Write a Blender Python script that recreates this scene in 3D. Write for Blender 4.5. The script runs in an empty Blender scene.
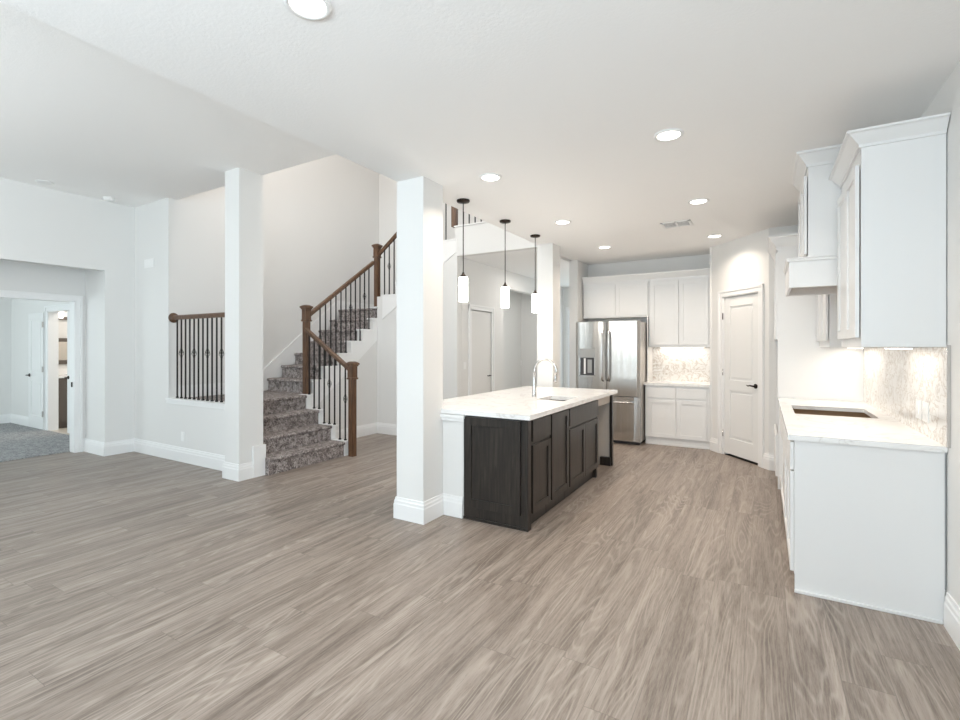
import bpy, bmesh, math, random
from mathutils import Vector, Matrix
random.seed(7)
scene = bpy.context.scene
COL = scene.collection

# ------------------------------------------------------------------ camera
cam_data = bpy.data.cameras.new('camera')
cam = bpy.data.objects.new('camera', cam_data)
COL.objects.link(cam)
cam.location = (0, 0, 1.5)
cam.rotation_euler = (math.radians(90), 0, math.radians(30.5))
cam_data.sensor_width = 36
cam_data.lens = 36 * 482 / 960
cam_data.shift_y = -13 / 960
cam_data.clip_start = 0.05
scene.camera = cam

# ------------------------------------------------------------------ view + world
scene.view_settings.view_transform = 'Standard'
scene.view_settings.look = 'None'
scene.view_settings.gamma = 1
scene.view_settings.exposure = 0.18
scene.view_settings.use_curve_mapping = False
scene.cycles.diffuse_bounces = 7
scene.cycles.max_bounces = 12
scene.cycles.sample_clamp_indirect = 6
world = bpy.data.worlds.new('sky')
scene.world = world
world.use_nodes = True
world.node_tree.nodes['Background'].inputs[0].default_value = (0.80, 0.90, 1.0, 1)
world.node_tree.nodes['Background'].inputs[1].default_value = 0.7

DAY = (0.81, 0.93, 0.96)
WARM = (1.0, 0.86, 0.72)


def area_light(name, loc, aim, sx, sy, power, color, parent=None, spread=180):
    d = bpy.data.lights.new(name, 'AREA')
    d.shape = 'RECTANGLE'; d.size = sx; d.size_y = sy
    d.energy = power; d.color = color; d.spread = math.radians(spread)
    o = bpy.data.objects.new(name, d); COL.objects.link(o)
    o.location = loc
    o.rotation_euler = Vector(aim).to_track_quat('-Z', 'Z').to_euler()
    return o


# daylight coming in through the windows behind the camera and in the side rooms, plus added fill lights
area_light('daylight_fill', (-6.0, -3.5, 1.6), (0, 1, 2.6), 2.6, 2.3, 60, DAY)
area_light('daylight_fill', (-3.3, -3.5, 1.6), (0, 1, 2.6), 2.0, 2.3, 85, DAY)
area_light('daylight_fill', (-0.8, -3.5, 1.5), (0, 1, 2.6), 2.2, 2.1, 110, (0.68, 0.86, 1.0))
area_light('daylight_fill', (0.78, -1.7, 1.5), (-1, 0, 0.6), 2.2, 1.9, 135, (0.72, 0.88, 1.0))
for loc, pw in (((-1.2, -1.0, 2.45), 50), ((-5.4, -0.4, 2.8), 42)):      # unseen fill points added behind the viewpoint to lift the ceiling
    d = bpy.data.lights.new('fill_point', 'POINT'); d.energy = pw; d.color = (0.95, 0.97, 1.0); d.shadow_soft_size = 0.3
    l = bpy.data.objects.new('fill_point', d); COL.objects.link(l); l.location = loc
area_light('daylight_fill', (-10.7, -0.42, 1.5), (0, 1, -0.05), 2.6, 1.8, 60, DAY)
area_light('daylight_fill', (-3.45, 10.9, 1.4), (0, -1, 0), 1.0, 2.0, 13, DAY)
area_light('daylight_fill', (-4.9, 3.66, 4.9), (0.05, 1, -0.35), 2.6, 1.4, 75, (1.0, 0.96, 0.92))  # added warm fill for the stairwell
area_light('daylight_fill', (-3.5, 9.0, 5.75), (0, 0, -1), 1.0, 1.0, 30, (0.95, 0.97, 1.0))  # added overhead fill for the upper floor, no window here
area_light('foyer_fill', (-3.35, 8.2, 2.9), (0, 0, -1), 0.5, 0.5, 11, (1.0, 0.95, 0.9))  # unseen fill added behind the column to brighten the foyer
area_light('bathroom_fill', (-10.2, 4.6, 2.9), (0, 0, -1), 0.8, 0.8, 22, (1.0, 0.93, 0.85))  # unseen fill added to light the closed bathroom

# ------------------------------------------------------------------ materials
M = {}


def mat(name, color, rough=0.5, metal=0.0, emit=None, estr=0.0, spec=0.5, coat=0.0):
    m = bpy.data.materials.new(name); m.use_nodes = True
    b = m.node_tree.nodes['Principled BSDF']
    b.inputs['Base Color'].default_value = (*color, 1)
    b.inputs['Roughness'].default_value = rough
    b.inputs['Metallic'].default_value = metal
    b.inputs['Specular IOR Level'].default_value = spec
    b.inputs['Coat Weight'].default_value = coat
    if emit:
        b.inputs['Emission Color'].default_value = (*emit, 1)
        b.inputs['Emission Strength'].default_value = estr
    M[name] = m
    return m


class NT:
    def __init__(s, m):
        s.t = m.node_tree; s.b = s.t.nodes['Principled BSDF']

    def n(s, kind, **kw):
        x = s.t.nodes.new(kind)
        for k, v in kw.items():
            if k in x.inputs.keys() if not isinstance(k, int) else False:
                x.inputs[k].default_value = v
            else:
                setattr(x, k, v)
        return x

    def l(s, a, b):
        s.t.links.new(a, b)

    def coords(s, scale=(1, 1, 1), rot=(0, 0, 0)):
        g = s.n('ShaderNodeNewGeometry')
        mp = s.n('ShaderNodeMapping')
        mp.inputs['Scale'].default_value = scale
        mp.inputs['Rotation'].default_value = rot
        s.l(g.outputs['Position'], mp.inputs['Vector'])
        return mp.outputs['Vector']

    def noise(s, vec, scale, detail=4, rough=0.55, dist=0.0):
        x = s.n('ShaderNodeTexNoise')
        x.inputs['Scale'].default_value = scale
        x.inputs['Detail'].default_value = detail
        x.inputs['Roughness'].default_value = rough
        x.inputs['Distortion'].default_value = dist
        s.l(vec, x.inputs['Vector'])
        return x.outputs['Fac']

    def ramp(s, fac, stops):
        r = s.n('ShaderNodeValToRGB')
        e = r.color_ramp.elements
        while len(e) < len(stops): e.new(0.5)
        for i, (p, c) in enumerate(stops):
            e[i].position = p; e[i].color = (*c, 1)
        s.l(fac, r.inputs['Fac'])
        return r.outputs['Color']

    def mix(s, fac, a, b, kind='MIX'):
        m = s.n('ShaderNodeMix', data_type='RGBA', blend_type=kind)
        for sock, v in ((m.inputs[0], fac), (m.inputs[6], a), (m.inputs[7], b)):
            if hasattr(v, 'links') or hasattr(v, 'is_linked'): s.l(v, sock)
            elif isinstance(v, (int, float)): sock.default_value = v
            else: sock.default_value = (*v, 1)
        return m.outputs[2]

    def math(s, op, a, b=0.0, c=0.0):
        m = s.n('ShaderNodeMath', operation=op)
        for i, v in enumerate((a, b, c)):
            if isinstance(v, (int, float)): m.inputs[i].default_value = v
            else: s.l(v, m.inputs[i])
        return m.outputs[0]

    def bump(s, h, strength, dist=0.01):
        b = s.n('ShaderNodeBump')
        b.inputs['Strength'].default_value = strength
        b.inputs['Distance'].default_value = dist
        s.l(h, b.inputs['Height'])
        s.l(b.outputs['Normal'], s.b.inputs['Normal'])


def paint(name, color, rough, bumpy=0.06, scale=90):
    m = mat(name, color, rough)
    n = NT(m)
    n.bump(n.noise(n.coords(), scale, 2), bumpy, 0.004)
    return m


paint('wall_paint', (0.77, 0.765, 0.75), 0.75)
paint('ceiling_paint', (0.92, 0.915, 0.905), 0.85, 0.25, 60)
paint('trim_paint', (0.86, 0.86, 0.855), 0.35, 0.0)
paint('cabinet_white', (0.81, 0.81, 0.805), 0.32, 0.0)
mat('door_white', (0.82, 0.82, 0.81), 0.35)
mat('bronze', (0.035, 0.025, 0.02), 0.35, 0.8)
mat('iron', (0.012, 0.011, 0.011), 0.45, 0.3)
mat('chrome', (0.62, 0.61, 0.60), 0.2, 1.0)
mat('dark_gap', (0.01, 0.01, 0.01), 0.7)
mat('dark_plastic', (0.05, 0.05, 0.055), 0.35)
mat('grey_plastic', (0.36, 0.37, 0.37), 0.3)
mat('white_plastic', (0.85, 0.85, 0.84), 0.35)
mat('ply', (0.42, 0.28, 0.16), 0.6)
mat('led', (1, 1, 1), 0.5, emit=(1.0, 0.95, 0.88), estr=9)
mat('frosted', (1, 1, 1), 0.4, emit=(1.0, 0.97, 0.93), estr=5.0)
mat('led_strip', (1, 1, 1), 0.5, emit=(1.0, 0.93, 0.84), estr=6)
mat('fridge_side', (0.62, 0.59, 0.56), 0.35, 0.4)
mat('raw_board', (0.60, 0.54, 0.48), 0.6)
mat('vent_dark', (0.16, 0.155, 0.15), 0.6)
mat('mirror', (0.75, 0.70, 0.64), 0.08, 1.0)
mat('vanity_brown', (0.12, 0.10, 0.085), 0.45)
mat('tile_floor', (0.60, 0.55, 0.48), 0.35)


def build_glass(name, tint, gloss):
    m = bpy.data.materials.new(name); m.use_nodes = True
    t = m.node_tree; t.nodes.clear()
    out = t.nodes.new('ShaderNodeOutputMaterial')
    tr = t.nodes.new('ShaderNodeBsdfTransparent'); tr.inputs[0].default_value = (*tint, 1)
    gl = t.nodes.new('ShaderNodeBsdfGlossy'); gl.inputs['Roughness'].default_value = 0.03
    fr = t.nodes.new('ShaderNodeValue'); fr.outputs[0].default_value = gloss
    mx = t.nodes.new('ShaderNodeMixShader')
    t.links.new(fr.outputs[0], mx.inputs[0]); t.links.new(tr.outputs[0], mx.inputs[1])
    t.links.new(gl.outputs[0], mx.inputs[2]); t.links.new(mx.outputs[0], out.inputs[0])
    M[name] = m


build_glass('glass', (0.99, 1.0, 0.995), 0.03)


def build_floor():
    m = mat('oak_planks', (0.4, 0.34, 0.29), 0.42)
    n = NT(m)
    g = n.n('ShaderNodeNewGeometry')
    sep = n.n('ShaderNodeSeparateXYZ'); n.l(g.outputs['Position'], sep.inputs[0])
    W, L = 0.19, 1.5
    row = n.math('FLOOR', n.math('DIVIDE', n.math('ADD', sep.outputs['X'], 20.03), W))
    wn = n.n('ShaderNodeTexWhiteNoise', noise_dimensions='1D'); n.l(row, wn.inputs['W'])
    yo = n.math('ADD', n.math('DIVIDE', sep.outputs['Y'], L), n.math('MULTIPLY', wn.outputs['Value'], 7.3))
    colid = n.math('FLOOR', yo)
    fx = n.math('FRACT', n.math('DIVIDE', n.math('ADD', sep.outputs['X'], 20.03), W))
    fy = n.math('FRACT', yo)
    cmb = n.n('ShaderNodeCombineXYZ'); n.l(row, cmb.inputs[0]); n.l(colid, cmb.inputs[1])
    wn2 = n.n('ShaderNodeTexWhiteNoise', noise_dimensions='2D'); n.l(cmb.outputs[0], wn2.inputs['Vector'])
    rnd = wn2.outputs['Value']
    # grain space: shifted per plank, stretched along the board
    off = n.n('ShaderNodeVectorMath', operation='SCALE'); n.l(wn2.outputs['Color'], off.inputs[0]); off.inputs['Scale'].default_value = 37
    add = n.n('ShaderNodeVectorMath', operation='ADD'); n.l(g.outputs['Position'], add.inputs[0]); n.l(off.outputs[0], add.inputs[1])

    def stretched(sx, sy):
        mp = n.n('ShaderNodeMapping'); mp.inputs['Scale'].default_value = (sx, sy, 1)
        n.l(add.outputs[0], mp.inputs['Vector']); return mp.outputs[0]
    broad = n.noise(stretched(4.2, 0.42), 1.0, 2, 0.45, 0.25)
    rings = n.math('SINE', n.math('MULTIPLY', broad, 150.0))
    ringv = n.math('MULTIPLY_ADD', rings, 0.5, 0.5)
    fine = n.noise(stretched(150, 9.0), 1.0, 4, 0.75)
    mid = n.noise(stretched(15, 0.8), 1.0, 5, 0.68, 0.3)
    patch = n.ramp(n.noise(stretched(5, 0.5), 1.0, 2, 0.5), [(0.40, (0, 0, 0)), (0.52, (1, 1, 1))])
    base = n.ramp(mid, [(0.30, (0.125, 0.097, 0.079)), (0.42, (0.195, 0.156, 0.130)), (0.54, (0.275, 0.226, 0.193)), (0.70, (0.370, 0.312, 0.271))])
    c = n.mix(n.math('MULTIPLY', n.math('MULTIPLY', n.math('POWER', ringv, 4.0), 0.40), patch), base, (0.50, 0.44, 0.385))
    c = n.mix(n.math('MULTIPLY', n.ramp(fine, [(0.42, (0, 0, 0)), (0.68, (1, 1, 1))]), 0.35), c, (0.46, 0.41, 0.36))
    c = n.mix(n.math('MULTIPLY', n.ramp(fine, [(0.30, (1, 1, 1)), (0.45, (0, 0, 0))]), 0.45), c, (0.11, 0.085, 0.065))
    tone = n.ramp(rnd, [(0.0, (0.86, 0.85, 0.84)), (1.0, (1.0, 1.0, 1.0))])
    c = n.mix(1.0, c, tone, 'MULTIPLY')
    ex = n.math('MINIMUM', fx, n.math('SUBTRACT', 1.0, fx))
    ey = n.math('MULTIPLY', n.math('MINIMUM', fy, n.math('SUBTRACT', 1.0, fy)), L / W)
    e = n.math('MINIMUM', ex, ey)
    seam = n.math('LESS_THAN', e, 0.009)
    c = n.mix(n.math('MULTIPLY', seam, 0.5), c, (0.12, 0.10, 0.085))
    n.l(c, n.b.inputs['Base Color'])
    r = n.math('MULTIPLY_ADD', fine, 0.12, 0.34)
    n.l(r, n.b.inputs['Roughness'])
    n.bump(n.math('SUBTRACT', n.math('MULTIPLY', fine, 0.5), seam), 0.2, 0.003)


build_floor()


def build_carpet(name, stops, sc):
    m = mat(name, (0.3, 0.3, 0.3), 1.0, spec=0.1)
    n = NT(m); v = n.coords()
    a = n.noise(v, sc, 3, 0.75)
    b = n.noise(v, sc * 0.22, 3, 0.6)
    f = n.math('MULTIPLY_ADD', b, 0.35, n.math('MULTIPLY', a, 0.7))
    n.l(n.ramp(f, stops), n.b.inputs['Base Color'])
    n.bump(a, 0.8, 0.02)


build_carpet('stair_carpet', [(0.42, (0.075, 0.062, 0.060)), (0.51, (0.25, 0.215, 0.205)), (0.60, (0.58, 0.53, 0.51))], 80)
build_carpet('bedroom_carpet', [(0.42, (0.22, 0.22, 0.225)), (0.52, (0.34, 0.34, 0.345)), (0.62, (0.50, 0.50, 0.50))], 60)


def build_wood(name, c0, c1, c2, rough, sc=(60, 60, 4)):
    m = mat(name, c1, rough)
    n = NT(m)
    f = n.noise(n.coords(sc), 1.0, 4, 0.65, 0.5)
    n.l(n.ramp(f, [(0.3, c0), (0.5, c1), (0.72, c2)]), n.b.inputs['Base Color'])
    n.bump(f, 0.08, 0.002)


build_wood('walnut_stain', (0.050, 0.024, 0.012), (0.115, 0.058, 0.030), (0.20, 0.108, 0.060), 0.38)
build_wood('espresso', (0.010, 0.009, 0.008), (0.022, 0.018, 0.015), (0.042, 0.033, 0.027), 0.30, (45, 45, 3))


def build_quartz():
    m = mat('quartz', (0.85, 0.84, 0.83), 0.12)
    n = NT(m); v = n.coords()
    w = n.noise(v, 1.6, 5, 0.6, 1.2)
    vein = n.math('ABSOLUTE', n.math('SUBTRACT', w, 0.5))
    c = n.ramp(vein, [(0.0, (0.74, 0.72, 0.70)), (0.008, (0.84, 0.83, 0.82)), (0.03, (0.88, 0.875, 0.865))])
    n.l(c, n.b.inputs['Base Color'])
    m = mat('marble_tile', (0.8, 0.78, 0.75), 0.18)
    n = NT(m); v = n.coords((1.0, 1.0, 1.0))
    w = n.noise(v, 7.0, 5, 0.62, 1.6)
    vein = n.math('ABSOLUTE', n.math('SUBTRACT', w, 0.5))
    c = n.ramp(vein, [(0.0, (0.52, 0.45, 0.39)), (0.015, (0.70, 0.65, 0.60)), (0.05, (0.83, 0.815, 0.79))])
    g = n.n('ShaderNodeNewGeometry'); sp = n.n('ShaderNodeSeparateXYZ'); n.l(g.outputs['Position'], sp.inputs[0])
    s = n.math('ADD', sp.outputs['X'], sp.outputs['Y'])
    cb = n.n('ShaderNodeCombineXYZ'); n.l(s, cb.inputs[0]); n.l(sp.outputs['Z'], cb.inputs[1])
    br = n.n('ShaderNodeTexBrick'); n.l(cb.outputs[0], br.inputs['Vector'])
    br.inputs['Scale'].default_value = 1; br.inputs['Brick Width'].default_value = 0.30
    br.inputs['Row Height'].default_value = 0.092; br.inputs['Mortar Size'].default_value = 0.0012
    br.inputs['Color1'].default_value = (1, 1, 1, 1); br.inputs['Color2'].default_value = (0.93, 0.92, 0.91, 1)
    br.inputs['Mortar'].default_value = (0.82, 0.81, 0.79, 1)
    c = n.mix(1.0, c, br.outputs['Color'], 'MULTIPLY')
    n.l(c, n.b.inputs['Base Color'])


build_quartz()


def build_steel():
    m = mat('stainless', (0.52, 0.505, 0.485), 0.24, 1.0)
    n = NT(m)
    f = n.noise(n.coords((1.5, 1.5, 260)), 1.0, 3, 0.6)
    n.l(n.math('MULTIPLY_ADD', f, 0.10, 0.19), n.b.inputs['Roughness'])
    w = n.noise(n.coords((8, 8, 0.35)), 1.0, 2, 0.5)
    n.bump(w, 0.5, 0.02)


build_steel()

# ------------------------------------------------------------------ mesh helpers


def tag(o, label=None, cat=None, group=None, kind=None):
    if label: o['label'] = label
    if cat: o['category'] = cat
    if group: o['group'] = group
    if kind: o['kind'] = kind
    return o


def empty(name, loc, label=None, cat=None, group=None):
    o = bpy.data.objects.new(name, None); COL.objects.link(o)
    o.location = loc; o.empty_display_size = 0.1
    return tag(o, label, cat, group)


def world_loc(o):
    v = Vector((0, 0, 0))
    while o is not None:
        v += o.location; o = o.parent
    return v


class MB:
    """collects shapes in world coordinates; build() links them as one mesh object"""
    def __init__(s): s.bm = bmesh.new()

    def _bev(s, verts, bev):
        if bev > 0:
            vs = set(verts)
            ed = [e for e in s.bm.edges if e.verts[0] in vs and e.verts[1] in vs]
            bmesh.ops.bevel(s.bm, geom=ed, offset=bev, segments=2, profile=0.7, affect='EDGES')

    def fbox(s, o, U, N, u0, u1, n0, n1, z0, z1, bev=0.0):
        """box in a frame: origin o, horizontal unit U, outward unit N, height z"""
        o = Vector(o); U = Vector(U); N = Vector(N); vs = []
        for z in (z0, z1):
            for (u, n) in ((u0, n0), (u1, n0), (u1, n1), (u0, n1)):
                vs.append(s.bm.verts.new(o + U * u + N * n + Vector((0, 0, z))))
        fs = [(0, 3, 2, 1), (4, 5, 6, 7), (0, 1, 5, 4), (1, 2, 6, 5), (2, 3, 7, 6), (3, 0, 4, 7)]
        faces = [s.bm.faces.new([vs[i] for i in f]) for f in fs]
        bmesh.ops.recalc_face_normals(s.bm, faces=faces)
        s._bev(vs, bev)
        return s

    def box(s, x0, x1, y0, y1, z0, z1, bev=0.0):
        return s.fbox((0, 0, 0), (1, 0, 0), (0, 1, 0), x0, x1, y0, y1, z0, z1, bev)

    def prism(s, pts, vec, bev=0.0, smooth=False):
        """polygon of 3-D points extruded along vec"""
        a = [s.bm.verts.new(Vector(p)) for p in pts]
        b = [s.bm.verts.new(Vector(p) + Vector(vec)) for p in pts]
        fs = [s.bm.faces.new(a), s.bm.faces.new(b[::-1])]
        k = len(pts)
        for i in range(k):
            f = s.bm.faces.new([a[i], b[i], b[(i + 1) % k], a[(i + 1) % k]])
            f.smooth = smooth; fs.append(f)
        bmesh.ops.recalc_face_normals(s.bm, faces=fs)
        s._bev(a + b, bev)
        return s

    def loft(s, rings, cap=True, smooth=True):
        rv = [[s.bm.verts.new(Vector(p)) for p in r] for r in rings]
        fs = []
        for i in range(len(rv) - 1):
            k = len(rv[i])
            for j in range(k):
                f = s.bm.faces.new([rv[i][j], rv[i][(j + 1) % k], rv[i + 1][(j + 1) % k], rv[i + 1][j]])
                f.smooth = smooth; fs.append(f)
        if cap:
            fs.append(s.bm.faces.new(rv[0])); fs.append(s.bm.faces.new(rv[-1]))
        bmesh.ops.recalc_face_normals(s.bm, faces=fs)
        return s

    def lathe(s, c, prof, seg=24, axis='Z', smooth=True, cap=True):
        c = Vector(c); rings = []
        for r, h in prof:
            ring = []
            for i in range(seg):
                t = 2 * math.pi * i / seg
                a, b = r * math.cos(t), r * math.sin(t)
                p = {'Z': (a, b, h), 'X': (h, a, b), 'Y': (a, h, b)}[axis]
                ring.append(c + Vector(p))
            rings.append(ring)
        return s.loft(rings, cap, smooth)

    def tube(s, pts, r, seg=12, radii=None):
        pts = [Vector(p) for p in pts]; rings = []
        up = None
        for i, p in enumerate(pts):
            a = pts[max(i - 1, 0)]; b = pts[min(i + 1, len(pts) - 1)]
            t = (b - a).normalized()
            if up is None:
                up = Vector((0, 0, 1)) if abs(t.z) < 0.9 else Vector((1, 0, 0))
            x = t.cross(up).normalized(); y = x.cross(t).normalized(); up = y
            rr = radii[i] if radii else r
            rings.append([p + x * rr * math.cos(2 * math.pi * k / seg) + y * rr * math.sin(2 * math.pi * k / seg) for k in range(seg)])
        return s.loft(rings)

    def sweep(s, sect, p0, p1, side, up=(0, 0, 1)):
        """cross-section [(a, b)] carried from p0 to p1; a along side, b along up"""
        side = Vector(side); up = Vector(up)
        r = [[Vector(p) + side * a + up * b for a, b in sect] for p in (p0, p1)]
        return s.loft(r, True, False)

    def build(s, name, m, parent=None, label=None, cat=None, group=None, kind=None, origin=None):
        me = bpy.data.meshes.new(name)
        if parent is not None: org = world_loc(parent)
        elif origin is not None: org = Vector(origin)
        else:
            xs = [v.co for v in s.bm.verts]
            org = Vector(((min(v.x for v in xs) + max(v.x for v in xs)) / 2, (min(v.y for v in xs) + max(v.y for v in xs)) / 2, min(v.z for v in xs)))
        for v in s.bm.verts: v.co -= org
        s.bm.normal_update(); s.bm.to_mesh(me); s.bm.free()
        me.materials.append(M[m])
        o = bpy.data.objects.new(name, me); COL.objects.link(o)
        if parent is not None: o.parent = parent
        else: o.location = org
        return tag(o, label, cat, group, kind)


def copy_tree(o, parent=None, delta=None):
    c = o.copy(); COL.objects.link(c)
    if parent is not None: c.parent = parent
    if delta is not None: c.location = o.location + Vector(delta)
    for ch in list(o.children):
        copy_tree(ch, c)
    return c


def struct(name, mb, m, label=None, parent=None):
    return mb.build(name, m, parent, label=label, kind=None if parent else 'structure')


def slab(name, m, *boxes, label=None):
    mb = MB()
    for b in boxes: mb.box(*b)
    return struct(name, mb, m, label)


X, Y, Z = Vector((1, 0, 0)), Vector((0, 1, 0)), Vector((0, 0, 1))
KC = 2.95       # kitchen ceiling
HC = 3.51       # living room ceiling
RX = 0.853       # right wall
KX = -2.77      # edge of the lower ceiling

# ------------------------------------------------------------------ structure
slab('floor', 'oak_planks', (-8.56, RX, -3.6, 11.0, -0.1, 0.0), label='grey brown oak plank floor of the open living room and kitchen')
slab('floor_bedroom', 'bedroom_carpet', (-12.9, -8.56, -0.6, 3.5, -0.09, 0.012), label='light grey carpet floor seen through the bedroom doorway')
slab('floor_bathroom', 'tile_floor', (-11.6, -9.4, 3.5, 5.6, -0.09, 0.006), label='beige tile floor of the bathroom beyond the bedroom')
slab('ceiling', 'ceiling_paint', (KX, RX + 0.12, -3.6, 8.45, KC, KC + 0.1), label='lower white ceiling over the kitchen')
slab('ceiling_living', 'ceiling_paint', (-7.95, KX, -3.6, 3.57, HC, HC + 0.1), (KX, KX + 0.08, -3.6, 3.57, KC + 0.1, HC + 0.1), label='higher white ceiling over the living room')
slab('ceiling_stairwell', 'ceiling_paint', (-7.02, -2.6, 3.47, 11.1, 5.9, 6.0), label='tall ceiling over the stairwell')
slab('ceiling_foyer', 'ceiling_paint', (-4.15, KX - 0.05, 6.46, 11.0, 2.93, 3.38), label='low ceiling of the foyer under the upper floor')
slab('ceiling_bedroom', 'ceiling_paint', (-12.9, -8.42, -0.6, 5.6, 2.95, 3.05), label='ceiling of the bedroom')
slab('wall_right', 'wall_paint', (RX, RX + 0.12, -0.5, 8.45, 0, KC), (RX, RX + 0.12, -3.6, -2.9, 0, KC), (RX, RX + 0.12, -2.9, -0.5, 0, 0.5), (RX, RX + 0.12, -2.9, -0.5, 2.5, KC), label='right kitchen wall')
# left wall with the wide opening to the bedroom hall
slab('wall_left', 'wall_paint', (-7.95, -7.81, -3.6, 1.2, 0, HC), (-7.95, -7.81, 3.095, 3.46, 0, HC), (-7.95, -7.81, 1.2, 3.095, 2.552, HC),
     (-8.42, -7.95, 3.095, 3.3, 0, 2.85), (-8.42, -7.95, 1.0, 1.2, 0, 2.85), (-8.42, -7.95, 1.2, 3.095, 2.75, 2.85), label='living room left wall around the wide hall opening')
slab('wall_hall', 'wall_paint', (-8.56, -8.42, 2.98, 3.46, 0, 2.95), (-8.56, -8.42, -0.6, 1.5, 0, 2.95), (-8.56, -8.42, 1.5, 2.98, 2.15, 2.95), label='hall wall around the bedroom doorway')
slab('wall_bedroom', 'wall_paint', (-12.9, -12.79, -0.6, 3.63, 0, 2.95), label='far side wall of the bedroom')
slab('wall_bedroom_back', 'wall_paint', (-12.79, -11.0, 3.5, 3.63, 0, 2.95), (-9.6, -8.42, 3.5, 3.63, 0, 2.95), (-11.0, -9.6, 3.5, 3.63, 2.14, 2.95), label='bedroom back wall around the bathroom door')
slab('wall_bedroom_front', 'wall_paint', (-12.79, -8.56, -0.72, -0.6, 0, 0.5), (-12.79, -8.56, -0.72, -0.6, 2.5, 2.95), (-12.79, -12.1, -0.72, -0.6, 0.5, 2.5), (-9.3, -8.56, -0.72, -0.6, 0.5, 2.5), label='bedroom window wall')
slab('wall_bathroom', 'wall_paint', (-11.7, -11.6, 3.63, 5.7, 0, 2.95), (-9.4, -9.3, 3.63, 5.7, 0, 2.95), (-11.6, -9.4, 5.6, 5.7, 0, 2.95), label='bathroom walls beyond the bedroom')
# living back wall, half wall and guard opening
slab('wall_back', 'wall_paint', (-7.95, -6.9, 3.46, 3.58, 0, HC), label='living room back wall beside the guard opening')
slab('wall_half', 'wall_paint', (-6.9, -5.33, 3.46, 3.58, 0, 0.79), label='half wall under the stair landing guard')
mb = MB(); mb.box(-6.93, -5.33, 3.435, 3.60, 0.79, 0.815, 0.004); mb.box(-6.93, -5.33, 3.445, 3.46, 0.745, 0.79, 0.003)
struct('trim_1', mb, 'trim_paint', 'white sill cap on the half wall under the guard')
slab('column', 'wall_paint', (-5.33, -5.06, 3.28, 3.58, 0, HC), label='square white column between the guard opening and the stairs')
slab('column', 'wall_paint', (KX - 0.012, -2.49, 3.28, 3.569, 0, KC), label='square white column at the near end of the island')
slab('column', 'wall_paint', (KX, -2.535, 6.30, 6.58, 0, KC), label='square white column behind the island, nearest the refrigerator')
slab('wall_island', 'wall_paint', (-2.60, -2.27, 3.57, 6.20, 0, 0.905), label='white half wall carrying the island counter')
mb = MB(); mb.box(-2.50, -2.255, 3.545, 3.57, 0.845, 0.875, 0.004); mb.box(-2.51, -2.245, 3.53, 3.57, 0.875, 0.906, 0.005)
struct('trim_2', mb, 'trim_paint', 'white moulding under the near edge of the island counter')
# stairwell
slab('wall_stair', 'wall_paint', (-7.02, -6.9, 3.58, 7.69, 0, 5.9), label='tall stairwell wall beside the upper flight')
slab('wall_stair_back', 'wall_paint', (-6.9, -4.2, 7.57, 7.69, 0, 5.9), (-4.2, -2.6, 11.0, 11.1, 3.4, 5.9), (-4.3, -4.2, 7.57, 11.0, 3.4, 5.9), label='stairwell end wall above the landing')
slab('wall_stair_front', 'wall_paint', (-7.02, -2.6, 3.47, 3.57, HC + 0.1, 5.9), label='wall over the living room ceiling edge')
slab('wall_upper', 'wall_paint', (KX, -2.6, 3.57, 11.0, KC + 0.1, 5.9), label='upper wall over the kitchen ceiling edge')
slab('wall_lintel', 'wall_paint', (-4.15, KX, 6.34, 6.46, 2.93, 3.385), label='beam wall over the foyer opening')
mb = MB(); mb.box(-4.2, KX, 6.32, 6.50, 3.385, 3.405, 0.003)
struct('trim_3', mb, 'trim_paint', 'white cap along the edge of the upper floor')
# kitchen back and pantry
slab('wall_kitchen', 'wall_paint', (-2.68, RX, 8.33, 8.45, 0, KC), label='kitchen back wall behind the cabinets')
slab('wall_wing', 'wall_paint', (-2.82, -2.68, 7.75, 11.0, 0, KC), label='white end wall to the left of the refrigerator')
PA = Vector((-0.664, 7.756, 0)); PB = Vector((0.064, 6.86, 0)); PD = (PB - PA).normalized(); PL = (PB - PA).length
PN = Vector((PD.y, -PD.x, 0))       # outward, into the kitchen
mb = MB()
mb.fbox(PA, PD, PN, 0, 0.27, -0.12, 0, 0, KC); mb.fbox(PA, PD, PN, 0.97, PL, -0.12, 0, 0, KC)
mb.fbox(PA, PD, PN, 0.27, 0.97, -0.12, 0, 2.2, KC)
mb.box(-0.68, -0.56, 7.74, 8.33, 0, KC); mb.box(0.05, RX, 6.86, 6.98, 0, KC)
struct('wall_pantry', mb, 'wall_paint', 'diagonal pantry wall around the white pantry door')
# foyer
slab('wall_foyer', 'wall_paint', (-4.27, -4.15, 6.46, 7.90, 0, 2.93), (-4.27, -4.15, 9.6, 11.0, 0, 2.93), (-4.27, -4.15, 7.90, 9.6, 2.60, 2.93),
     (-4.75, -4.6, 7.8, 9.7, 0, 2.93), (-4.6, -4.27, 7.8, 7.9, 0, 2.93), (-4.6, -4.27, 9.6, 9.7, 0, 2.93), (-4.6, -4.27, 7.9, 9.6, 2.75, 2.93), label='foyer side wall with a white door')
slab('wall_foyer_end', 'wall_paint', (-4.27, -4.1, 11.0, 11.12, 0, 2.93), (-2.9, -2.68, 11.0, 11.12, 0, 2.93), (-4.1, -2.9, 11.0, 11.12, 2.45, 2.93), (-4.1, -2.9, 11.0, 11.12, 0, 0.3), label='foyer end wall around the tall window')
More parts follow.
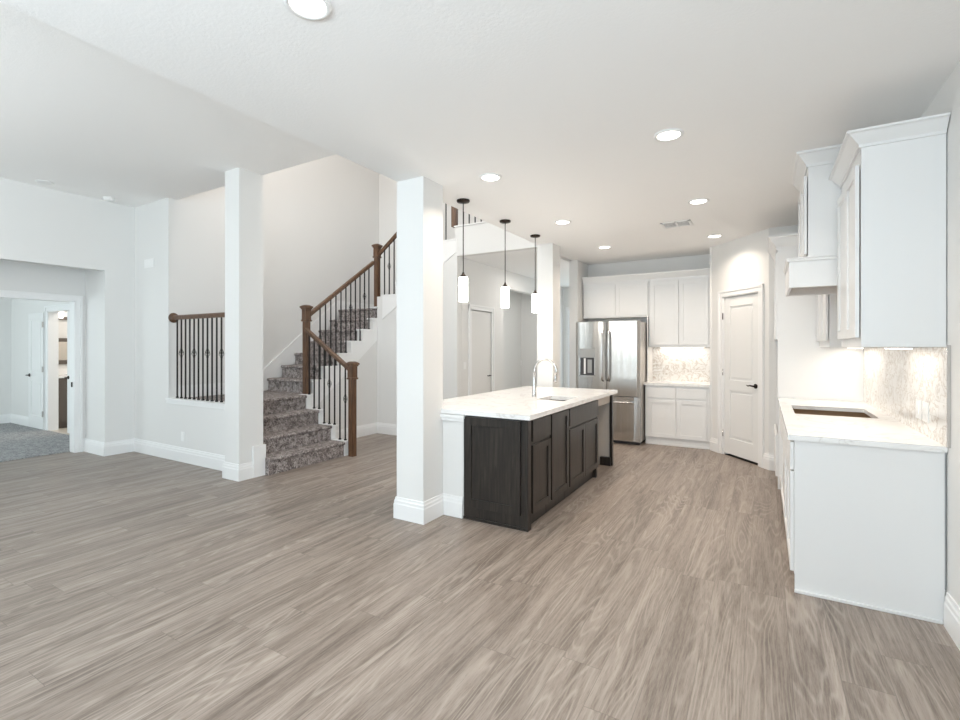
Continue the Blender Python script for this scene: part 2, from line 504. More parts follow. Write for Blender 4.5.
# rear wall with three windows, behind the viewpoint
slab('wall_rear', 'wall_paint', (-7.95, RX + 0.12, -3.72, -3.6, 2.8, HC), (-7.95, RX + 0.12, -3.72, -3.6, 0, 0.35),
     (-7.95, -7.35, -3.72, -3.6, 0.35, 2.8), (-4.65, -4.35, -3.72, -3.6, 0.35, 2.8), (-2.25, -1.95, -3.72, -3.6, 0.35, 2.8), (0.35, RX + 0.12, -3.72, -3.6, 0.35, 2.8), label='rear wall with tall windows')


def window(name, x0, x1, y, z0, z1, label, nx=2):
    mb = MB()
    f = 0.06
    mb.box(x0, x1, y - 0.08, y, z0, z0 + f, 0.004); mb.box(x0, x1, y - 0.08, y, z1 - f, z1, 0.004)
    for i in range(nx + 1):
        xx = x0 + (x1 - x0 - f) * i / nx
        mb.box(xx, xx + f, y - 0.08, y, z0 + f, z1 - f, 0.004)
    zm = (z0 + z1) / 2
    mb.box(x0 + f, x1 - f, y - 0.07, y - 0.01, zm - 0.02, zm + 0.02)
    o = struct(name, mb, 'trim_paint', label)
    g = MB(); g.box(x0 + 0.02, x1 - 0.02, y - 0.045, y - 0.039, z0 + 0.02, z1 - 0.02)
    g.build('pane', 'glass', o)


window('window_1', -7.35, -4.65, -3.62, 0.35, 2.8, 'wide white framed window in the rear wall', 3)
window('window_2', -4.35, -2.25, -3.62, 0.35, 2.8, 'middle white framed window in the rear wall')
window('window_3', -1.95, 0.35, -3.62, 0.35, 2.8, 'white framed window in the rear wall behind the kitchen side')
window('window_4', -12.1, -9.3, -0.62, 0.5, 2.5, 'white framed bedroom window', 3)
window('window_5', -4.1, -2.9, 11.1, 0.3, 2.45, 'tall white framed window at the end of the foyer', 2)

mb = MB()
for b in ((-2.9, -0.5, 0.5, 0.56), (-2.9, -0.5, 2.44, 2.5), (-2.9, -2.84, 0.56, 2.44), (-0.56, -0.5, 0.56, 2.44), (-1.73, -1.67, 0.56, 2.44)): mb.box(RX + 0.03, RX + 0.10, *b, 0.004)
o = struct('window_6', mb, 'trim_paint', 'white framed window in the right wall behind the viewpoint')
MB().box(RX + 0.06, RX + 0.066, -2.88, -0.52, 0.52, 2.48).build('pane', 'glass', o)

# baseboards
BBP = [(0, 0), (0.020, 0), (0.020, 0.125), (0.016, 0.135), (0.016, 0.155), (0.011, 0.165), (0.009, 0.185), (0, 0.185)]


def moulding(mb, pts, sec, z0=0.0):
    """section [(out, up)] carried along a polyline, outward to its right-hand side, mitred at the corners"""
    P_ = [Vector((a, b, 0)) for a, b in pts]
    dirs = [(P_[i + 1] - P_[i]).normalized() for i in range(len(P_) - 1)]
    nr = [Vector((d.y, -d.x, 0)) for d in dirs]
    rings = []
    for i, p_ in enumerate(P_):
        if i == 0: m_ = nr[0]
        elif i == len(P_) - 1: m_ = nr[-1]
        else:
            m_ = (nr[i - 1] + nr[i]).normalized(); m_ = m_ / m_.dot(nr[i])
        rings.append([p_ + m_ * a + Z * (z0 + b) for a, b in sec])
    mb.loft(rings, True, False)


def baseboard(name, label, *lines):
    mb = MB()
    for pts in lines: moulding(mb, pts, BBP)
    struct(name, mb, 'trim_paint', label)


baseboard('baseboard_right', 'white baseboard on the right wall', [(RX, 3.50), (RX, -3.6)])
baseboard('baseboard_left', 'white baseboard along the left wall', [(-7.81, -3.6), (-7.81, 1.2)], [(-8.42, 3.06), (-8.42, 3.095), (-7.81, 3.095), (-7.81, 3.46), (-5.33, 3.46)])
baseboard('baseboard_stair_column', 'white baseboard round the column beside the stairs', [(-5.33, 3.44), (-5.33, 3.28), (-5.06, 3.28), (-5.06, 3.445)])
baseboard('baseboard_island_column', 'white baseboard round the column at the island', [(KX - 0.012, 3.50), (KX - 0.012, 3.28), (-2.49, 3.28), (-2.49, 3.57), (-2.272, 3.57)])
baseboard('baseboard_stair', 'white baseboard under the stairs', [(-5.82, 4.96), (-5.82, 6.34), (-4.15, 6.34), (-4.15, 6.665)])
baseboard('baseboard_foyer', 'white baseboard in the foyer', [(-4.15, 7.52), (-4.15, 7.9)])
baseboard('baseboard_wing', 'white baseboard on the end wall beside the refrigerator', [(-2.82, 11.0), (-2.82, 7.75), (-2.68, 7.75), (-2.68, 8.3)])
p = lambda t: (PA.x + PD.x * t, PA.y + PD.y * t)
baseboard('baseboard_pantry', 'white baseboard on the diagonal pantry wall', [p(0), p(0.185)], [p(1.055), p(PL), (0.14, 6.86)])
baseboard('baseboard_bedroom', 'white baseboard in the bedroom', [(-12.79, -0.6), (-12.79, 3.5), (-11.09, 3.5)])


# ------------------------------------------------------------------ interior doors
def door_leaf(mb, o, U, N, w, z0, z1, arch=False):
    """two panel moulded door leaf in the frame, 40 mm thick, both stiles raised"""
    st, rl = 0.11, 0.13
    mb.fbox(o, U, N, 0, w, -0.034, -0.014, z0, z1)
    zm = z0 + (z1 - z0) * 0.44
    for a, b, c, d in ((0, st, z0, z1), (w - st, w, z0, z1), (st, w - st, z1 - rl, z1), (st, w - st, z0, z0 + 0.22), (st, w - st, zm - 0.075, zm + 0.075)):
        mb.fbox(o, U, N, a, b, -0.038, 0, c, d, 0.004)
    for c, d in ((z0 + 0.22, zm - 0.075), (zm + 0.075, z1 - rl)):
        mb.fbox(o, U, N, st + 0.028, w - st - 0.028, -0.03, -0.003, c + 0.028, d - 0.028, 0.009)


def lever(parent, c, U, N, sgn, m='bronze'):
    c = Vector(c); U = Vector(U); N = Vector(N)
    mb = MB()
    mb.tube([c, c + N * 0.010], 0.030, 18)
    mb.tube([c + N * 0.010, c + N * 0.050], 0.011, 10)
    mb.tube([c + N * 0.048 - U * sgn * 0.006, c + N * 0.050 + U * sgn * 0.05 + Z * 0.006, c + N * 0.048 + U * sgn * 0.085 - Z * 0.002, c + N * 0.046 + U * sgn * 0.115 + Z * 0.006], 0.009, 10, [0.011, 0.009, 0.008, 0.006])
    return mb.build('door_handle', m, parent, label='dark bronze lever handle')


def casing(mb, o, U, N, u0, u1, z1, w=0.085):
    for a, b in ((u0 - w, u0), (u1, u1 + w)):
        mb.fbox(o, U, N, a, b, 0, 0.016, 0, z1 + w, 0.003)
        e = (a, a + 0.028) if a < u0 else (b - 0.028, b)
        mb.fbox(o, U, N, e[0], e[1], 0.014, 0.026, 0, z1 + w, 0.003)
    mb.fbox(o, U, N, u0 - w, u1 + w, 0, 0.0165, z1, z1 + w, 0.003)
    mb.fbox(o, U, N, u0 - w, u1 + w, 0.014, 0.0265, z1 + w - 0.028, z1 + w, 0.003)


def door(name, o, U, N, u0, u1, z1, handle_at, sgn, label, hinges=None, zb=0.03):
    root = empty(name, Vector(o) + Vector(U) * u0, label); root['kind'] = 'structure'
    mb = MB(); casing(mb, o, U, N, u0, u1, z1)
    for a, b in ((u0, u0 + 0.012), (u1 - 0.012, u1)): mb.fbox(o, U, N, a, b, -0.12, 0.0, 0, z1)
    mb.fbox(o, U, N, u0, u1, -0.12, 0.0, z1 - 0.012, z1)
    mb.build('door_frame', 'trim_paint', root)
    mb = MB(); lo = Vector(o) + Vector(U) * (u0 + 0.014) - Vector(N) * 0.012
    door_leaf(mb, lo, U, N, u1 - u0 - 0.028, zb, z1 - 0.018)
    mb.build('door_leaf', 'door_white', root)
    if zb > 0.02:
        MB().fbox(o, U, N, u0 + 0.012, u1 - 0.012, -0.11, -0.02, 0.0, 0.004).build('gap_shade', 'dark_gap', root)  # near-black strip paints the shade in the gap under the leaf
    if handle_at is not None:
        lever(root, Vector(o) + Vector(U) * handle_at + Z * 1.0 - Vector(N) * 0.012, U, N, sgn)
    if hinges is not None:
        for k, z in enumerate((1.93, 1.15, 0.3)):
            MB().tube([Vector(o) + Vector(U) * hinges + Vector(N) * 0.006 + Z * (z - 0.045), Vector(o) + Vector(U) * hinges + Vector(N) * 0.006 + Z * (z + 0.045)], 0.007, 8).build('hinge', 'chrome' if k else 'bronze', root)
    return root


door('door_1', PA, PD, PN, 0.27, 0.97, 2.2, 0.90, -1, 'tall white two panel pantry door with a dark lever', hinges=0.272)
door('door_2', (-4.15, 0, 0), Y, X, 6.755, 7.43, 2.115, 7.36, -1, 'white two panel door in the foyer beyond the island')

# bedroom doorway casing + double bathroom doors
root = empty('door_3', (-8.42, 1.5, 0), 'white cased doorway from the hall to the bedroom'); root['kind'] = 'structure'
mb = MB(); casing(mb, (-8.42, 0, 0), Y, X, 1.5, 2.978, 2.15, 0.08)
mb.box(-8.57, -8.41, 2.965, 2.98, 0, 2.15); mb.box(-8.57, -8.41, 1.5, 1.516, 0, 2.15); mb.box(-8.57, -8.41, 1.5, 2.98, 2.138, 2.153)
mb.build('door_frame', 'trim_paint', root)
MB().box(-8.50, -8.47, 2.955, 2.966, 0.93, 1.0, 0.003).build('strike_plate', 'bronze', root)
root = empty('door_4', (-11.0, 3.5, 0), 'pair of white panel doors to the bathroom, the left one folded open'); root['kind'] = 'structure'
mb = MB(); casing(mb, (0, 3.5, 0), X, -Y, -11.0, -9.6, 2.14, 0.09)
mb.box(-11.0, -10.985, 3.49, 3.64, 0, 2.14); mb.box(-9.615, -9.6, 3.49, 3.64, 0, 2.14); mb.box(-11, -9.6, 3.49, 3.64, 2.125, 2.14)
mb.build('door_frame', 'trim_paint', root)
mb = MB(); door_leaf(mb, (-11.79, 3.462, 0), X, -Y, 0.685, 0.03, 2.12)
lf = mb.build('door_leaf', 'door_white', root)
lever(lf, (-11.73, 3.462, 0.98), X, -Y, 1).name = 'door_handle'
for z in (0.3, 1.1, 1.9): MB().box(-11.125, -11.09, 3.445, 3.462, z - 0.05, z + 0.05, 0.003).build('hinge', 'chrome', root)
mb = MB(); door_leaf(mb, (-10.27, 3.52, 0), X, -Y, 0.655, 0.03, 2.12)
lf = mb.build('door_leaf', 'door_white', root)
lever(lf, (-10.21, 3.52, 0.98), X, -Y, 1)

# bathroom furniture seen in the gap
v = empty('vanity_cabinet', (-11.35, 4.2, 0), 'dark brown vanity cabinet in the bathroom past the bedroom', 'cabinet')
MB().box(-11.595, -11.08, 3.66, 5.0, 0.1, 0.93, 0.004).build('body', 'vanity_brown', v)
MB().box(-11.595, -11.14, 3.66, 5.0, 0.0, 0.1).build('toe_kick', 'vanity_brown', v)
for i in range(3): shaker_early = MB().box(-11.08, -11.062, 3.67 + i * 0.445, 4.10 + i * 0.445, 0.13, 0.90, 0.004).build('door', 'vanity_brown', v)
MB().box(-11.597, -11.05, 3.65, 5.02, 0.93, 0.97, 0.004).build('countertop', 'quartz', v)
MB().box(-11.597, -11.58, 3.65, 5.02, 0.97, 1.09, 0.002).build('backsplash', 'quartz', v)
v = empty('mirror', (-11.59, 4.2, 1.2), 'dark framed mirror above the bathroom vanity', 'mirror')
mb = MB()
for b in ((3.68, 4.9, 1.17, 1.25), (3.68, 4.9, 1.60, 1.67), (3.68, 3.74, 1.25, 1.60), (4.84, 4.9, 1.25, 1.60)): mb.box(-11.598, -11.57, *b, 0.003)
mb.build('frame', 'vanity_brown', v)
MB().box(-11.597, -11.585, 3.74, 4.84, 1.25, 1.60).build('mirror_glass', 'mirror', v)
v = empty('vanity_light', (-11.58, 4.2, 2.0), 'dark wall light bar above the bathroom mirror', 'light')
MB().box(-11.598, -11.55, 3.68, 4.8, 2.02, 2.08, 0.004).build('bar', 'vanity_brown', v)
for i in range(3): MB().lathe((-11.50, 3.85 + i * 0.38, 2.05), [(0.03, 0), (0.045, 0.12)], 12).build('lamp_shade', 'frosted', v)

# ------------------------------------------------------------------ stairs
R = 0.2
F1 = [-4.95, -5.205, -5.46, -5.72]           # noses of the lower flight (facing +X)
F2 = [4.93, 5.19, 5.45, 5.71, 5.97, 6.23, 6.44]   # noses of the middle flight (facing -Y), last is the landing
F3 = [-5.70, -5.40, -5.10, -4.80, -4.50, -4.20]   # noses of the upper flight (facing -X)
stair = empty('staircase', (-5.9, 4.8, 0), 'grey carpeted staircase with white stringers, rising from the hall floor', 'staircase')


def nosed(p_nose, z, depth, w0, w1, run, side):
    """carpeted step: section with rounded nose swept across the width"""
    sec = []
    # a: distance behind the nose, b: height
    sec += [(depth, z - R - 0.0), (0.028, z - R)]
    sec += [(0.028, z - 0.045)]
    for k in range(6):
        t = math.pi * (-0.5 + k / 5)
        sec.append((0.022 - 0.022 * math.cos(t), z - 0.022 + 0.022 * math.sin(t)))
    sec += [(depth, z)]
    mb = MB()
    run = Vector(run); side = Vector(side)
    pts = [Vector(p_nose) + run * a + side * w0 + Z * b for a, b in sec]
    mb.prism(pts, side * (w1 - w0), 0, True)
    for f in mb.bm.faces: f.smooth = False
    return mb


for i, x in enumerate(F1):
    nosed((x, 0, 0), R * (i + 1), 0.28 if i < 3 else 1.17, 3.59, 4.76, (-1, 0, 0), (0, 1, 0)).build('carpeted_step', 'stair_carpet', stair)
# landing carpet behind the lower flight top (the landing itself)
MB().box(-6.89, -5.9, 4.73, 4.97, 0.70, 0.80).build('landing', 'stair_carpet', stair)
for i, y in enumerate(F2):
    z = R * (i + 5)
    nosed((0, y, 0), z, 0.29 if i < 6 else 1.12, -6.885, -5.95, (0, 1, 0), (1, 0, 0)).build('carpeted_step', 'stair_carpet', stair)
for i, x in enumerate(F3):
    nosed((x, 0, 0), R * (i + 12), 0.33 if i < 5 else 0.5, 6.47, 7.56, (1, 0, 0), (0, 1, 0)).build('carpeted_step', 'stair_carpet', stair)
# open stringers with white tread returns
mb = MB()
for i, x in enumerate(F1):
    xe = F1[i + 1] if i < 3 else -5.82
    mb.box(-5.94 if i == 3 else -5.92, x - 0.02, 4.765, 4.85, R * i, R * (i + 1) - 0.02)
    mb.box(min(xe, x) - 0.03 if i < 3 else -5.90, x + 0.006, 4.758, 4.862, R * (i + 1) - 0.022, R * (i + 1) + 0.004, 0.004)
mb.box(-5.90, -5.80, 4.85, 4.95, 0.0, 0.80)
mb.build('stringer', 'trim_paint', stair)
mb = MB()
top = [(4.95, 0.80)]
for i, y in enumerate(F2[:6]):
    z = R * (i + 5)
    top += [(y + 0.012, z - R), (y + 0.012, z - 0.02)]
top += [(6.335, 1.98), (6.335, 1.62)]
mb.prism([(-5.822, a, b) for a, b in top + [(4.95, 0.56)]], (0.010, 0, 0))
for i, y in enumerate(F2[:6]):
    z = R * (i + 5)
    mb.box(-5.95, -5.805, y - 0.006, min(F2[i + 1] + 0.012, 6.33), z - 0.022, z + 0.004, 0.003)
mb.box(-5.95, -5.805, 6.30, 6.46, 2.178, 2.204, 0.003)
mb.build('stringer', 'trim_paint', stair)
mb = MB()
top = []
for i, x in enumerate(F3):
    z = R * (i + 12)
    top += [(x + 0.012, z - R), (x + 0.012, z - 0.02)]
top = top[:-1] + [(-4.152, 3.2), (-4.152, 3.0), (-5.69, 1.98)]
mb.prism([(a, 6.338, b) for a, b in top], (0, -0.010, 0))
for i, x in enumerate(F3[:-1]):
    z = R * (i + 12)
    mb.box(x - 0.006, F3[i + 1] + 0.012, 6.32, 6.465, z - 0.022, z + 0.004, 0.003)
mb.build('stringer', 'trim_paint', stair)
# wall skirt of the middle flight
s = R / 0.26
mb = MB()
mb.prism([(-6.898, 3.6, 0.80), (-6.898, 4.93, 0.80), (-6.898, 6.40, 2.0), (-6.898, 6.46, 2.2), (-6.898, 7.55, 2.2), (-6.898, 7.55, 2.37), (-6.898, 6.42, 2.37), (-6.898, 4.86, 1.13), (-6.898, 4.75, 0.97), (-6.898, 3.6, 0.97)], (0.018, 0, 0))
mb.build('skirt_board', 'trim_paint', stair)
MB().box(-5.058, -5.035, 3.44, 3.60, 0, 0.36, 0.003).build('skirt_board', 'trim_paint', stair)
# walls under the flights
mb = MB()
for i, y in enumerate(F2[:6]):
    mb.box(-5.94, -5.82, y + 0.012, F2[i + 1] + 0.012, 0, R * (i + 5) - 0.022)
mb.box(-5.94, -5.82, 4.83, 4.942, 0, 0.79)
for i, x in enumerate(F3[:-1]):
    mb.box(x - (0.12 if i == 0 else -0.012), F3[i + 1] + 0.012, 6.34, 6.455, 0, R * (i + 12) - 0.022)
mb.box(-4.188, -4.15, 6.34, 6.455, 0, 3.384)
struct('wall_under_stairs', mb, 'wall_paint', 'white wall under the upper flights of the staircase')


# --- newels, rails, balusters
def newel(parent, x, y, z0, z1, s=0.08):
    h = s / 2
    mb = MB(); mb.box(x - h, x + h, y - h, y + h, z0, z1 - 0.05, 0.005)
    nw = mb.build('newel_post', 'walnut_stain', parent)
    mb = MB(); k = h + 0.016
    mb.box(x - k, x + k, y - k, y + k, z1 - 0.245, z1 - 0.22, 0.006)
    mb.box(x - h - 0.007, x + h + 0.007, y - h - 0.007, y + h + 0.007, z1 - 0.22, z1 - 0.05, 0.003)
    mb.build('collar', 'walnut_stain', nw)
    k = h + 0.028; mb = MB()
    mb.box(x - k + 0.01, x + k - 0.01, y - k + 0.01, y + k - 0.01, z1 - 0.065, z1 - 0.045, 0.005)
    r0 = [(x - k, y - k), (x + k, y - k), (x + k, y + k), (x - k, y + k)]
    r1 = [(x + (a - x) * 0.45, y + (b - y) * 0.45) for a, b in r0]
    mb.loft([[(a, b, z1 - 0.045) for a, b in r0], [(a, b, z1 - 0.022) for a, b in r0], [(a, b, z1) for a, b in r1]], True, False)
    mb.build('cap', 'walnut_stain', nw)
    return nw


RAIL = [(-0.020, -0.028), (0.020, -0.028), (0.022, -0.010), (0.031, 0.004), (0.030, 0.020), (0.016, 0.031), (-0.016, 0.031), (-0.030, 0.020), (-0.031, 0.004), (-0.022, -0.010)]


def rail(parent, p0, p1):
    p0 = Vector(p0); p1 = Vector(p1); d = (p1 - p0).normalized()
    side = d.cross(Z).normalized(); up = side.cross(d).normalized()
    return MB().sweep(RAIL, p0, p1, side, up).build('handrail', 'walnut_stain', parent)


def baluster(parent, x, y, z0, z1, basket=False):
    mb = MB(); r = 0.0075
    mb.box(x - r, x + r, y - r, y + r, z0, z1)
    mb.box(x - 0.014, x + 0.014, y - 0.014, y + 0.014, z0, z0 + 0.018, 0.003)
    o = mb.build('baluster', 'iron', parent)
    if basket:
        zc = z0 + (z1 - z0) * 0.57 if basket is True else basket
        mb = MB()
        for k in range(4):
            pts = []
            for i in range(9):
                t = i / 8; a = 2 * math.pi * (k / 4 + t * 0.5)
                rr = 0.004 + 0.026 * math.sin(math.pi * t)
                pts.append((x + rr * math.cos(a), y + rr * math.sin(a), zc - 0.045 + 0.09 * t))
            mb.tube(pts, 0.0035, 5)
        mb.box(x - 0.010, x + 0.010, y - 0.010, y + 0.010, zc - 0.056, zc - 0.040, 0.002)
        mb.box(x - 0.010, x + 0.010, y - 0.010, y + 0.010, zc + 0.040, zc + 0.056, 0.002)
        mb.build('basket', 'iron', o)
    return o


# lower flight balustrade
b1 = empty('balustrade', (-4.88, 4.79, 0), 'walnut and iron balustrade of the lowest stair flight, down to the floor', 'balustrade', None)
newel(b1, -4.875, 4.82, 0.0, 1.30)
rail(b1, (-4.89, 4.82, 1.17), (-5.83, 4.83, 1.76))
for k in range(8):
    x = -5.01 - 0.105 * k
    i = sum(1 for n_ in F1 if x < n_)
    zt = 1.17 + (1.76 - 1.17) * ((-4.89 - x) / 0.94) - 0.03
    if i: baluster(b1, x, 4.82, R * i + 0.004, zt, k in (0, 3, 6))
# middle flight
b2 = empty('balustrade', (-5.85, 4.86, 0.8), 'walnut and iron balustrade of the middle stair flight, between two newel posts', 'balustrade', None)
newel(b2, -5.86, 4.865, 0.79, 2.125)
rail(b2, (-5.86, 4.90, 1.97), (-5.86, 6.29, 2.97))
for k in range(11):
    y = 5.02 + 0.106 * k + 0.1
    i = sum(1 for n_ in F2[:6] if y > n_)
    zt = 1.97 + 1.00 * (y - 4.90) / 1.39 - 0.03
    if y < 6.28: baluster(b2, -5.86, y, 0.8 + R * i + 0.004, zt, k % 3 == 0)
# upper flight + gallery guard
b3 = empty('balustrade', (-5.85, 6.38, 2.2), 'walnut and iron balustrade of the highest stair flight, behind the island column', 'balustrade', None)
newel(b3, -5.86, 6.385, 2.19, 3.31)
rail(b3, (-5.81, 6.385, 3.13), (-4.28, 6.385, 4.27))
for k in range(14):
    x = -5.69 + 0.108 * k
    i = sum(1 for n_ in F3[:5] if x > n_ + 0.02)
    zt = 3.13 + 1.14 * (x + 5.81) / 1.53 - 0.03
    if x < -4.3: baluster(b3, x, 6.385, 2.2 + R * i + 0.004, zt, k % 3 == 1)
b4 = empty('balustrade', (-4.23, 6.39, 3.4), 'walnut and iron guard along the upper floor edge above the foyer', 'balustrade', None)
newel(b4, -4.235, 6.395, 3.405, 4.50)
rail(b4, (-4.16, 6.395, 4.36), (-2.78, 6.395, 4.36))
for k in range(12):
    x = -4.07 + 0.108 * k
    baluster(b4, x, 6.395, 3.405, 4.335, k % 3 == 1)
# half wall guard
b5 = empty('balustrade', (-6.1, 3.52, 0.815), 'guard of dark iron balusters on the half wall left of the stair column', 'balustrade', None)
rail(b5, (-6.86, 3.52, 1.895), (-5.335, 3.52, 1.895))
MB().lathe((-6.9, 3.52, 1.895), [(0.001, 0.0), (0.065, 0.0), (0.068, 0.012), (0.060, 0.022), (0.045, 0.026), (0.040, 0.040), (0.001, 0.045)], 28, 'X').build('rosette', 'walnut_stain', b5)
for k in range(15):
    x = -6.80 + 0.101 * k
    baluster(b5, x, 3.52, 0.815, 1.87, (1.42 if k % 3 == 1 else False))


# ------------------------------------------------------------------ cabinets
def shaker(mb, o, U, N, u0, u1, n, z0, z1, rail_=0.058, t=0.02):
    """shaker door: frame proud, panel recessed; n = face of the cabinet box"""
    mb.fbox(o, U, N, u0 + rail_ - 0.004, u1 - rail_ + 0.004, n + 0.001, n + t - 0.011, z0 + rail_ - 0.004, z1 - rail_ + 0.004)
    mb.fbox(o, U, N, u0, u0 + rail_, n, n + t, z0, z1, 0.0025)
    mb.fbox(o, U, N, u1 - rail_, u1, n, n + t, z0, z1, 0.0025)
    mb.fbox(o, U, N, u0 + rail_ - 0.001, u1 - rail_ + 0.001, n, n + t - 0.0005, z0, z0 + rail_, 0.0025)
    mb.fbox(o, U, N, u0 + rail_ - 0.001, u1 - rail_ + 0.001, n, n + t - 0.0005, z1 - rail_, z1, 0.0025)


def shaker_part(parent, m, name, o, U, N, u0, u1, n, z0, z1, **k):
    mb = MB(); shaker(mb, o, U, N, u0, u1, n, z0, z1, **k)
    return mb.build(name, m, parent)


def slab_part(parent, m, name, o, U, N, u0, u1, n, z0, z1, t=0.02):
    return MB().fbox(o, U, N, u0, u1, n, n + t, z0, z1, 0.003).build(name, m, parent)


ES = 'espresso'
IX = -1.665                        # front plane of the island boxes
IO = (IX, 0, 0)
CT0, CT1 = 0.91, 0.95
# near island unit with the decorative end panel
c = empty('island_cabinet', (-1.95, 3.9, 0), 'dark espresso island cabinet with a drawer, nearest the white column', 'cabinet', None)
MB().box(-2.26, IX, 3.59, 4.06, 0.105, CT0 - 0.002).build('body', ES, c)
mb = MB(); mb.box(-2.26, -1.70, 3.60, 4.06, 0, 0.105); mb.build('toe_kick', ES, c)
mb = MB(); mb.box(-2.268, IX + 0.012, 3.572, 3.592, 0.0, CT0 - 0.002, 0.002)
mb.box(IX - 0.012, IX + 0.016, 3.568, 3.63, 0.0, CT0 - 0.002, 0.002)
mb.fbox((0, 3.572, 0), X, -Y, -2.268, IX + 0.02, 0, 0.012, 0.0, 0.022, 0.003)
ep = mb.build('end_panel', ES, c)
shaker_part(ep, ES, 'panel_frame', (0, 3.572, 0), X, -Y, -2.255, -1.715, 0, 0.115, 0.895, rail_=0.072, t=0.02)
slab_part(c, ES, 'drawer', IO, Y, X, 3.66, 4.045, 0.0, 0.715, 0.89)
shaker_part(c, ES, 'door', IO, Y, X, 3.66, 4.045, 0.0, 0.12, 0.685)
c = empty('island_cabinet', (-1.95, 4.3, 0), 'dark espresso island cabinet with one full height door, in the middle', 'cabinet', None)
MB().box(-2.26, IX, 4.065, 4.525, 0.105, CT0 - 0.002).build('body', ES, c)
MB().box(-2.26, -1.70, 4.065, 4.525, 0, 0.105).build('toe_kick', ES, c)
shaker_part(c, ES, 'door', IO, Y, X, 4.075, 4.515, 0.0, 0.12, 0.89)
c = empty('sink_base_cabinet', (-1.95, 5.0, 0), 'dark espresso sink cabinet with two doors, beside the dishwasher opening', 'cabinet', None)
mb = MB(); mb.box(-2.26, IX, 4.53, 5.49, 0.105, 0.70); mb.box(IX - 0.02, IX, 4.53, 5.49, 0.70, CT0 - 0.002)
mb.box(-2.26, IX, 4.53, 4.55, 0.7, CT0 - 0.002); mb.box(-2.26, IX, 5.47, 5.49, 0.7, CT0 - 0.002)
mb.build('body', ES, c)
MB().box(-2.26, -1.70, 4.53, 5.47, 0, 0.105).build('toe_kick', ES, c)
MB().box(-1.70, IX + 0.005, 5.44, 5.49, 0, 0.105, 0.003).build('foot', ES, c)
slab_part(c, ES, 'false_drawer', IO, Y, X, 4.545, 5.48, 0.0, 0.715, 0.89)
shaker_part(c, ES, 'door', IO, Y, X, 4.545, 5.01, 0.0, 0.12, 0.685)
shaker_part(c, ES, 'door', IO, Y, X, 5.015, 5.48, 0.0, 0.12, 0.685)
c = empty('island_end_panel', (-1.95, 6.13, 0), 'dark espresso end panel at the far end of the island', 'panel')
MB().box(-2.26, IX - 0.02, 6.11, 6.14, 0, CT0 - 0.002, 0.002).build('panel', 'raw_board', c, label='pale unfinished inner board')
MB().box(IX - 0.02, IX + 0.014, 6.09, 6.15, 0, CT0 - 0.002, 0.002).build('post', ES, c)
MB().box(-1.80, IX + 0.0, 6.06, 6.12, 0, 0.105, 0.003).build('base_block', ES, c)
# inside of the empty dishwasher opening
mb = MB(); mb.box(-1.70, -1.68, 5.495, 6.085, 0.80, CT0 - 0.002, 0.002)
mb.build('mounting_rail', 'raw_board', None, 'unfinished pale rail across the empty dishwasher opening', 'rail')

# island worktop with sink cut-out
SX0, SX1, SY0, SY1 = -2.07, -1.75, 4.66, 5.09
mb = MB()
TX0, TX1, TY0, TY1 = -2.89, -1.615, 3.53, 6.21


def top_with_hole(mb, x0, x1, y0, y1, z0, z1, hx0, hx1, hy0, hy1):
    xs = [x0, hx0, hx1, x1]; ys = [y0, hy0, hy1, y1]
    V = {}
    for k, z in enumerate((z0, z1)):
        for i, x in enumerate(xs):
            for j, y in enumerate(ys):
                V[i, j, k] = mb.bm.verts.new((x, y, z))
    fs = []
    for i in range(3):
        for j in range(3):
            if i == 1 and j == 1: continue
            fs.append(mb.bm.faces.new([V[i, j, 1], V[i + 1, j, 1], V[i + 1, j + 1, 1], V[i, j + 1, 1]]))
            fs.append(mb.bm.faces.new([V[i, j + 1, 0], V[i + 1, j + 1, 0], V[i + 1, j, 0], V[i, j, 0]]))
    for i in range(3):
        for j, fl in ((0, 1), (3, 0)):
            q = [V[i, j, 0], V[i + 1, j, 0], V[i + 1, j, 1], V[i, j, 1]]
            fs.append(mb.bm.faces.new(q if fl else q[::-1]))
            q = [V[j, i, 0], V[j, i + 1, 0], V[j, i + 1, 1], V[j, i, 1]]
            fs.append(mb.bm.faces.new(q[::-1] if fl else q))
    for a, b in (((1, 1), (2, 1)), ((2, 1), (2, 2)), ((2, 2), (1, 2)), ((1, 2), (1, 1))):
        fs.append(mb.bm.faces.new([V[a[0], a[1], 0], V[a[0], a[1], 1], V[b[0], b[1], 1], V[b[0], b[1], 0]]))
    bmesh.ops.recalc_face_normals(mb.bm, faces=fs)


# column stands in front of the worktop's left part: the slab starts behind it
top_with_hole(mb, TX0, TX1, 3.575, TY1, CT0, CT1, SX0, SX1, SY0, SY1)
mb.box(-2.485, TX1, TY0, 3.575, CT0, CT1)
mb.build('island_worktop', 'quartz', None, 'white quartz worktop on the dark kitchen island', 'worktop')
sk = empty('sink', (-1.91, 4.87, 0.7), 'stainless undermount sink set in the island worktop', 'sink')
mb = MB()
ix0, ix1, iy0, iy1, zb = SX0 + 0.005, SX1 - 0.005, SY0 + 0.005, SY1 - 0.005, 0.715
mb.box(ix0 - 0.012, ix0, iy0 - 0.012, iy1 + 0.012, zb, 0.908); mb.box(ix1, ix1 + 0.012, iy0 - 0.012, iy1 + 0.012, zb, 0.908)
mb.box(ix0, ix1, iy0 - 0.012, iy0, zb, 0.908); mb.box(ix0, ix1, iy1, iy1 + 0.012, zb, 0.908)
mb.box(ix0, ix1, iy0, iy1, zb - 0.01, zb + 0.002)
mb.build('basin', 'chrome', sk)
MB().lathe((-1.91, 4.87, zb + 0.002), [(0.045, 0), (0.045, 0.004), (0.02, 0.002), (0.001, 0.002)], 20).build('drain', 'chrome', sk)
fa = empty('faucet', (-2.19, 4.90, CT1), 'brushed steel gooseneck faucet behind the island sink', 'faucet')
